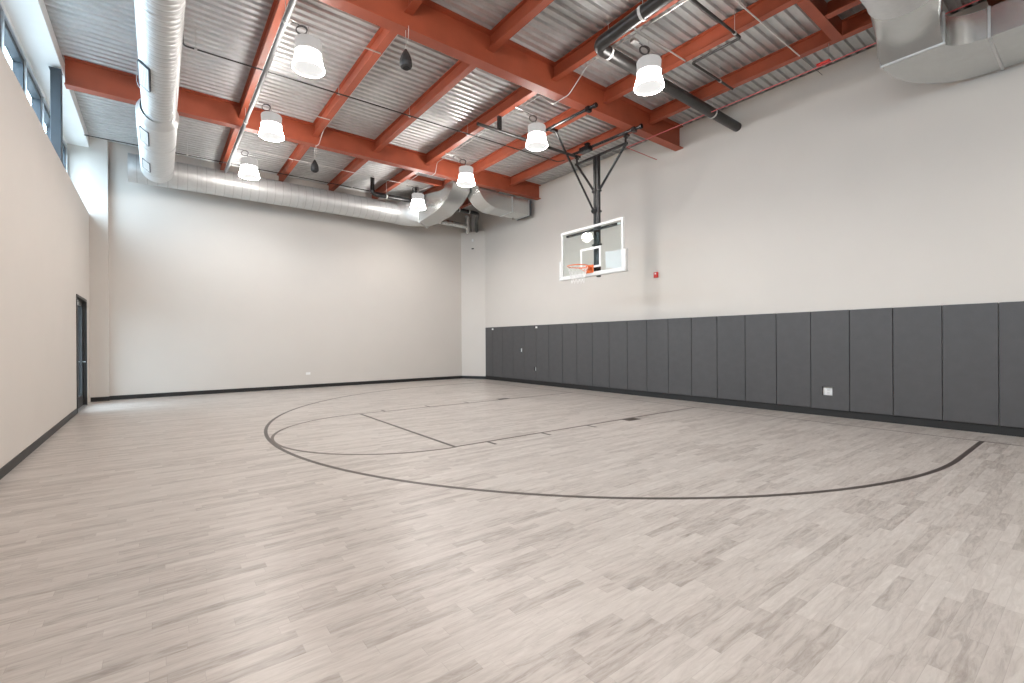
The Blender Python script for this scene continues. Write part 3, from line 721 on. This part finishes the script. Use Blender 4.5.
# continuing small duct into the corner
t = thing('spiral_duct', (8.5, 14.9, 5.5), 'thin silver duct running into the far right corner below the elbows', 'duct')
bm = B(); lathe(bm, spiral_profile(7.2, 9.15, 0.10, 0.14, 0.003), (0, 14.75, 5.72), (1, 0, 0), 24); obj('duct_run', bm, 'duct_matte', t, smooth=True)
bm = B(); tube(bm, [(9.20, 14.75, 6.10), (9.32, 14.92, 5.88), (9.42, 15.08, 5.575)], 0.10, 20); obj('duct_drop', bm, 'duct_matte', t, smooth=True)

# far return duct, horizontal run to the right then a radius elbow up
rd = thing('rectangular_duct', (9.0, 11.8, 5.45), 'grey rectangular duct with a curved elbow under the far beam end at the right wall', 'duct')
DZ0, DZ1, DYa, DYb = 5.455, 5.93, 11.45, 12.12
def prism_y(bm, outline, ya, yb):
    a = [bm.verts.new((x, ya, z)) for x, z in outline]; b = [bm.verts.new((x, yb, z)) for x, z in outline]; n_ = len(a)
    bm.faces.new(a); bm.faces.new(b[::-1])
    for i in range(n_): bm.faces.new((a[i], b[i], b[(i+1) % n_], a[(i+1) % n_]))
bm = B(); box(bm, 8.30, 9.50, DYa, DYb, DZ0, DZ1); obj('duct_run', bm, 'duct_matte', rd)
bm = B(); box(bm, 9.50, 9.56, DYa-0.02, DYb+0.02, DZ0-0.02, DZ1+0.01); obj('end_collar', bm, 'dark_steel', rd)
for xx in (8.78, 9.44):
    bm = B(); box(bm, xx, xx+0.03, DYa-0.015, DYb+0.015, DZ0-0.015, DZ1+0.005); obj('seam_flange', bm, 'duct', rd)
bm = B(); out = []; ox, oz = 8.30, 6.16   # elbow centre
for k in range(13):
    a = -PI/2 - (PI/2)*0.92*k/12; out.append((ox + 0.80*math.cos(a), oz + (oz-DZ0)*math.sin(a)))
inn = []
for k in range(13):
    a = -PI/2 - (PI/2)*0.92*k/12; inn.append((ox + 0.23*math.cos(a), oz + (oz-DZ1)*math.sin(a)))

prism_y(bm, out + inn[::-1], DYa, DYb); obj('elbow', bm, 'duct_matte', rd, smooth=True)
bm = B()
for xx, yy in ((8.25, DYb+0.05),): lathe(bm, [(0, 0.02), (0.03, 0.02)], (9.3, DYb-0.04, DZ0-0.03), (0, 0, 1), 10)
obj('damper_knob', bm, 'black_pipe', rd)

# near duct at the top right: flat elbow against the right wall, transition and round duct
nr = thing('rectangular_duct', (9.0, 1.5, 5.3), 'large silver duct elbow with flared transition at the upper right corner', 'duct')
NZ0, NZ1 = 5.30, 5.685
outer = [(8.24, 2.035), (8.45, 2.035), (8.72, 2.01), (8.98, 1.945), (9.22, 1.83), (9.42, 1.70), (9.58, 1.53), (9.67, 1.36), (9.705, 1.18), (9.715, 1.0)]
inner = [(8.555, 1.0), (8.54, 1.10), (8.51, 1.19), (8.46, 1.27), (8.39, 1.33), (8.31, 1.365), (8.24, 1.375)]
bm = B()
def arcband(bm, outer, inner, z0, z1):
    pts = outer + inner; a = [bm.verts.new((x, y, z0)) for x, y in pts]; b = [bm.verts.new((x, y, z1)) for x, y in pts]; n_ = len(pts)
    bm.faces.new(a[::-1]); bm.faces.new(b)
    for i in range(n_): bm.faces.new((a[i], a[(i+1) % n_], b[(i+1) % n_], b[i]))
arcband(bm, outer, inner, NZ0, NZ1); obj('flat_elbow', bm, 'duct_matte', nr, smooth=True)
bm = B(); box(bm, 8.555, 9.715, -3.0, 0.985, NZ0, NZ1); obj('duct_run', bm, 'duct_matte', nr)
bm = B(); box(bm, 8.54, 9.73, 0.98, 1.005, NZ0-0.014, NZ1+0.014); obj('seam_flange', bm, 'duct', nr)
bm = B(); box(bm, 8.215, 8.25, 1.36, 2.05, NZ0-0.016, NZ1+0.016); obj('seam_flange', bm, 'duct', nr)
bm = B(); rs = []
RD_Y, RD_Z, RD_R = 1.60, 5.80, 0.39
A_ = rect_ring((8.22, 1.705, (NZ0+NZ1)/2), (0, 1, 0), Z, 0.33, (NZ1-NZ0)/2)
rs.append(A_); rs.append([p + Vector((-0.16, 0, 0.07)) for p in A_])
Cc = circ_ring((7.50, RD_Y, RD_Z), (0, 1, 0), Z*1.0, RD_R)
for q in Cc: q.z = RD_Z + (q.z-RD_Z)*0.75
for k in range(1, 7):
    t_ = k/6; rs.append([Vector((8.06-0.56*t_, p.y*(1-t_)+q.y*t_, (p.z+0.07)*(1-t_**0.85)+q.z*t_**0.85)) for p, q in zip(A_, Cc)])
loft(bm, rs, cap=False); obj('transition', bm, 'duct_matte', nr, smooth=True)
bm = B(); lathe(bm, [(0, RD_R+0.012)] + [(t0_, RD_R + (0.012 if t0_ < 0.05 else 0)) for t0_ in (0.04, 0.06)] + [(2.2, RD_R)], (7.51, RD_Y, RD_Z), (-1, 0, 0), 40)
for v_ in bm.verts: v_.co.z = RD_Z + (v_.co.z-RD_Z)*0.75
obj('round_run', bm, 'duct', nr, smooth=True)

# ================================================================== PIPES AND CONDUITS
def pipe(name, pts, r, mat, label, cat='pipe', group=None, clamps=(), fil=0.06, seg=12, cm='conduit', ztop=None):
    t = thing(name, pts[0], label, cat, group)
    bm = B(); tube(bm, fillet(pts, fil) if len(pts) > 2 else pts, r, seg); obj('tube', bm, mat, t, smooth=True)
    for (p, dr) in clamps:
        bm = B(); lathe(bm, [(-0.02, r+0.003), (-0.02, r+0.009), (0.02, r+0.009), (0.02, r+0.003)], p, dr, 16, cap=False)
        tube(bm, [(p[0], p[1], p[2]+r), (p[0], p[1], ztop or zd(p[0]))], 0.005, 6); obj('hanger_ring', bm, cm, t)
    return t
pipe('roof_drain_pipe', [(5.10, -2.0, 5.91), (5.345, 4.82, 5.91), (9.75, 4.87, 5.91)], 0.094, 'black_pipe',
     'thick black drain pipe with an elbow, ending at the upper right wall', clamps=[((5.315, 3.95, 5.91), (0, 1, 0)), ((5.62, 4.823, 5.91), (1, 0, 0)), ((8.75, 4.86, 5.91), (1, 0, 0))], fil=0.16, seg=20, cm='white_metal')
pipe('drain_pipe', [(5.18, 13.7, 6.42), (5.18, 13.7, 5.90), (6.64, 13.7, 5.92), (6.64, 13.7, 6.42)], 0.062, 'black',
     'black drain trap pipe dropping from the roof above the back wall duct', 'pipe', 'far drain pipes', clamps=[((5.62, 13.7, 5.903), (1, 0, 0))], fil=0.14, seg=16, cm='white_metal')
pipe('drain_pipe', [(7.75, 13.25, 6.42), (7.75, 13.25, 5.78), (8.72, 13.30, 5.80), (9.12, 14.0, 5.74), (9.62, 14.74, 5.575)], 0.06, 'black',
     'black drain pipe bending down into the top of the diagonal corner', 'pipe', 'far drain pipes', clamps=[((7.95, 13.26, 5.785), (1, 0, 0)), ((8.35, 13.28, 5.792), (1, 0, 0))], fil=0.14, seg=16, cm='white_metal')
pipe('thin_black_pipe', [(0.33, 8.98, 6.44), (0.33, 8.98, 6.13), (8.35, 8.90, 6.11), (8.42, 8.72, 6.11)], 0.013, 'black_pipe', 'thin black pipe crossing under the joists between the two middle beams', group='thin black pipes', seg=8,
     clamps=[((x, 8.98, 6.13), (1, 0, 0)) for x in (0.5, 2.75, 4.20, 5.62)])
pipe('thin_black_pipe', [(XL+0.01, 14.13, 6.12), (6.3, 14.13, 6.12)], 0.013, 'black_pipe', 'thin black pipe crossing above the back wall duct', group='thin black pipes', seg=8, clamps=[((x, 14.13, 6.12), (1, 0, 0)) for x in (0.6, 1.9, 4.7)])
pipe('thin_black_pipe', [(1.5, 3.50, 6.05), (7.13, 3.50, 6.05), (7.13, 4.31, 6.05), (8.47, 4.31, 6.05)], 0.020, 'black_pipe', 'thin black pipe stepping sideways between joists near the right wall', group='thin black pipes', seg=10,
     clamps=[((6.95, 3.50, 6.05), (1, 0, 0)), ((8.02, 4.31, 6.05), (1, 0, 0))], fil=0.04)
pipe('sprinkler_pipe', [(1.43, -3.0, 5.88), (1.42, 14.1, 5.88)], 0.036, 'pipe_grey', 'grey steel pipe running beside the leftmost visible joist', clamps=[((1.425, 7.0, 5.88), (0, 1, 0)), ((1.425, 10.7, 5.88), (0, 1, 0))], seg=14, ztop=6.165)
pipe('white_rod', [(4.4, 3.20, 6.11), (8.47, 3.185, 6.11)], 0.010, 'white_metal', 'thin white rod crossing below the joists beside the upper right duct', 'rod', seg=8)
pipe('conduit', [(5.70, 4.43, 6.139), (7.12, 4.43, 6.139)], 0.012, 'conduit', 'grey conduit from the largest right lamp toward the right wall', 'conduit', 'electrical conduits', seg=8)
pipe('conduit', [(5.93, 2.15, 6.19), (5.93, 4.55, 6.19), (5.93, 5.55, 6.18), (5.93, 6.02, 5.868), (5.93, 6.45, 5.868), (5.93, 6.8, 6.19), (5.93, 11.0, 6.19), (5.93, 11.1, 5.93), (5.93, 11.5, 5.93), (5.93, 11.75, 6.19), (5.93, 12.9, 6.175)], 0.0085, 'conduit',
     'white conduit following a joist and dipping under both middle beams', 'conduit', 'electrical conduits', seg=8)
pipe('conduit', [(1.45, 12.90, 6.137), (6.6, 12.935, 6.137)], 0.011, 'white_metal', 'long thin white conduit across the far bay above the smallest left lamp', 'conduit', 'electrical conduits', seg=8)
for xa, xb, ya, nm in ((1.47, 2.92, 7.32, 'largest left lamp'), (1.47, 2.92, 10.15, 'middle left lamp'), (5.75, 6.55, 7.36, 'lamp by the goal rails'), (5.75, 6.60, 10.22, 'lamp below the far beam'),
                       (1.47, 2.92, 4.45, 'lamp over the camera'), (1.47, 2.92, 1.58, 'second lamp behind the camera'), (1.47, 2.92, -1.29, 'third left lamp behind the camera'), (5.75, 6.60, -1.30, 'nearest right lamp behind the camera')):
    pipe('support_strut', [(xa, ya, 6.137), (xb, ya, 6.137)], 0.012, 'conduit', 'grey metal strut under the joists holding the %s' % nm, 'strut', 'lamp struts', seg=8)
pipe('speaker_cable', [(2.985, 6.36, 6.19), (2.99, 7.4, 6.20), (2.975, 8.5, 6.19), (2.99, 9.8, 6.20), (2.98, 10.9, 6.19), (2.95, 11.12, 5.95), (2.90, 11.2, 5.93)], 0.006, 'white_metal',
     'thin white cable along the joist linking the two pendant speakers', 'cable', seg=6, fil=0.1)
pipe('alarm_conduit', [(8.58, -1.0, 5.85), (8.58, 6.84, 5.85), (XW-0.002, 6.86, 5.85)], 0.009, 'pink', 'thin red alarm pipe running under the beam and turning into the right wall', 'conduit', seg=8, fil=0.03)
t = thing('alarm_device', (8.58, 2.87, 5.87), 'small red device clipped on the thin red pipe near the upper right duct', 'sensor')
bm = B(); box(bm, 8.55, 8.62, 2.78, 2.97, 5.865, 5.90, bev=0.008); obj('body', bm, 'red', t)
bm = B(); tube(bm, [(8.585, 2.8, 5.90), (8.585, 2.8, 6.16)], 0.005, 6); obj('hanger', bm, 'conduit', t)
bm = B(); tube(bm, [(8.47, 3.185, 6.105), (9.35, 3.15, 6.08)], 0.004, 6); o = obj('loose_wire', bm, 'cable'); tag(o, 'thin grey wire continuing from the end of the white rod', 'cable')
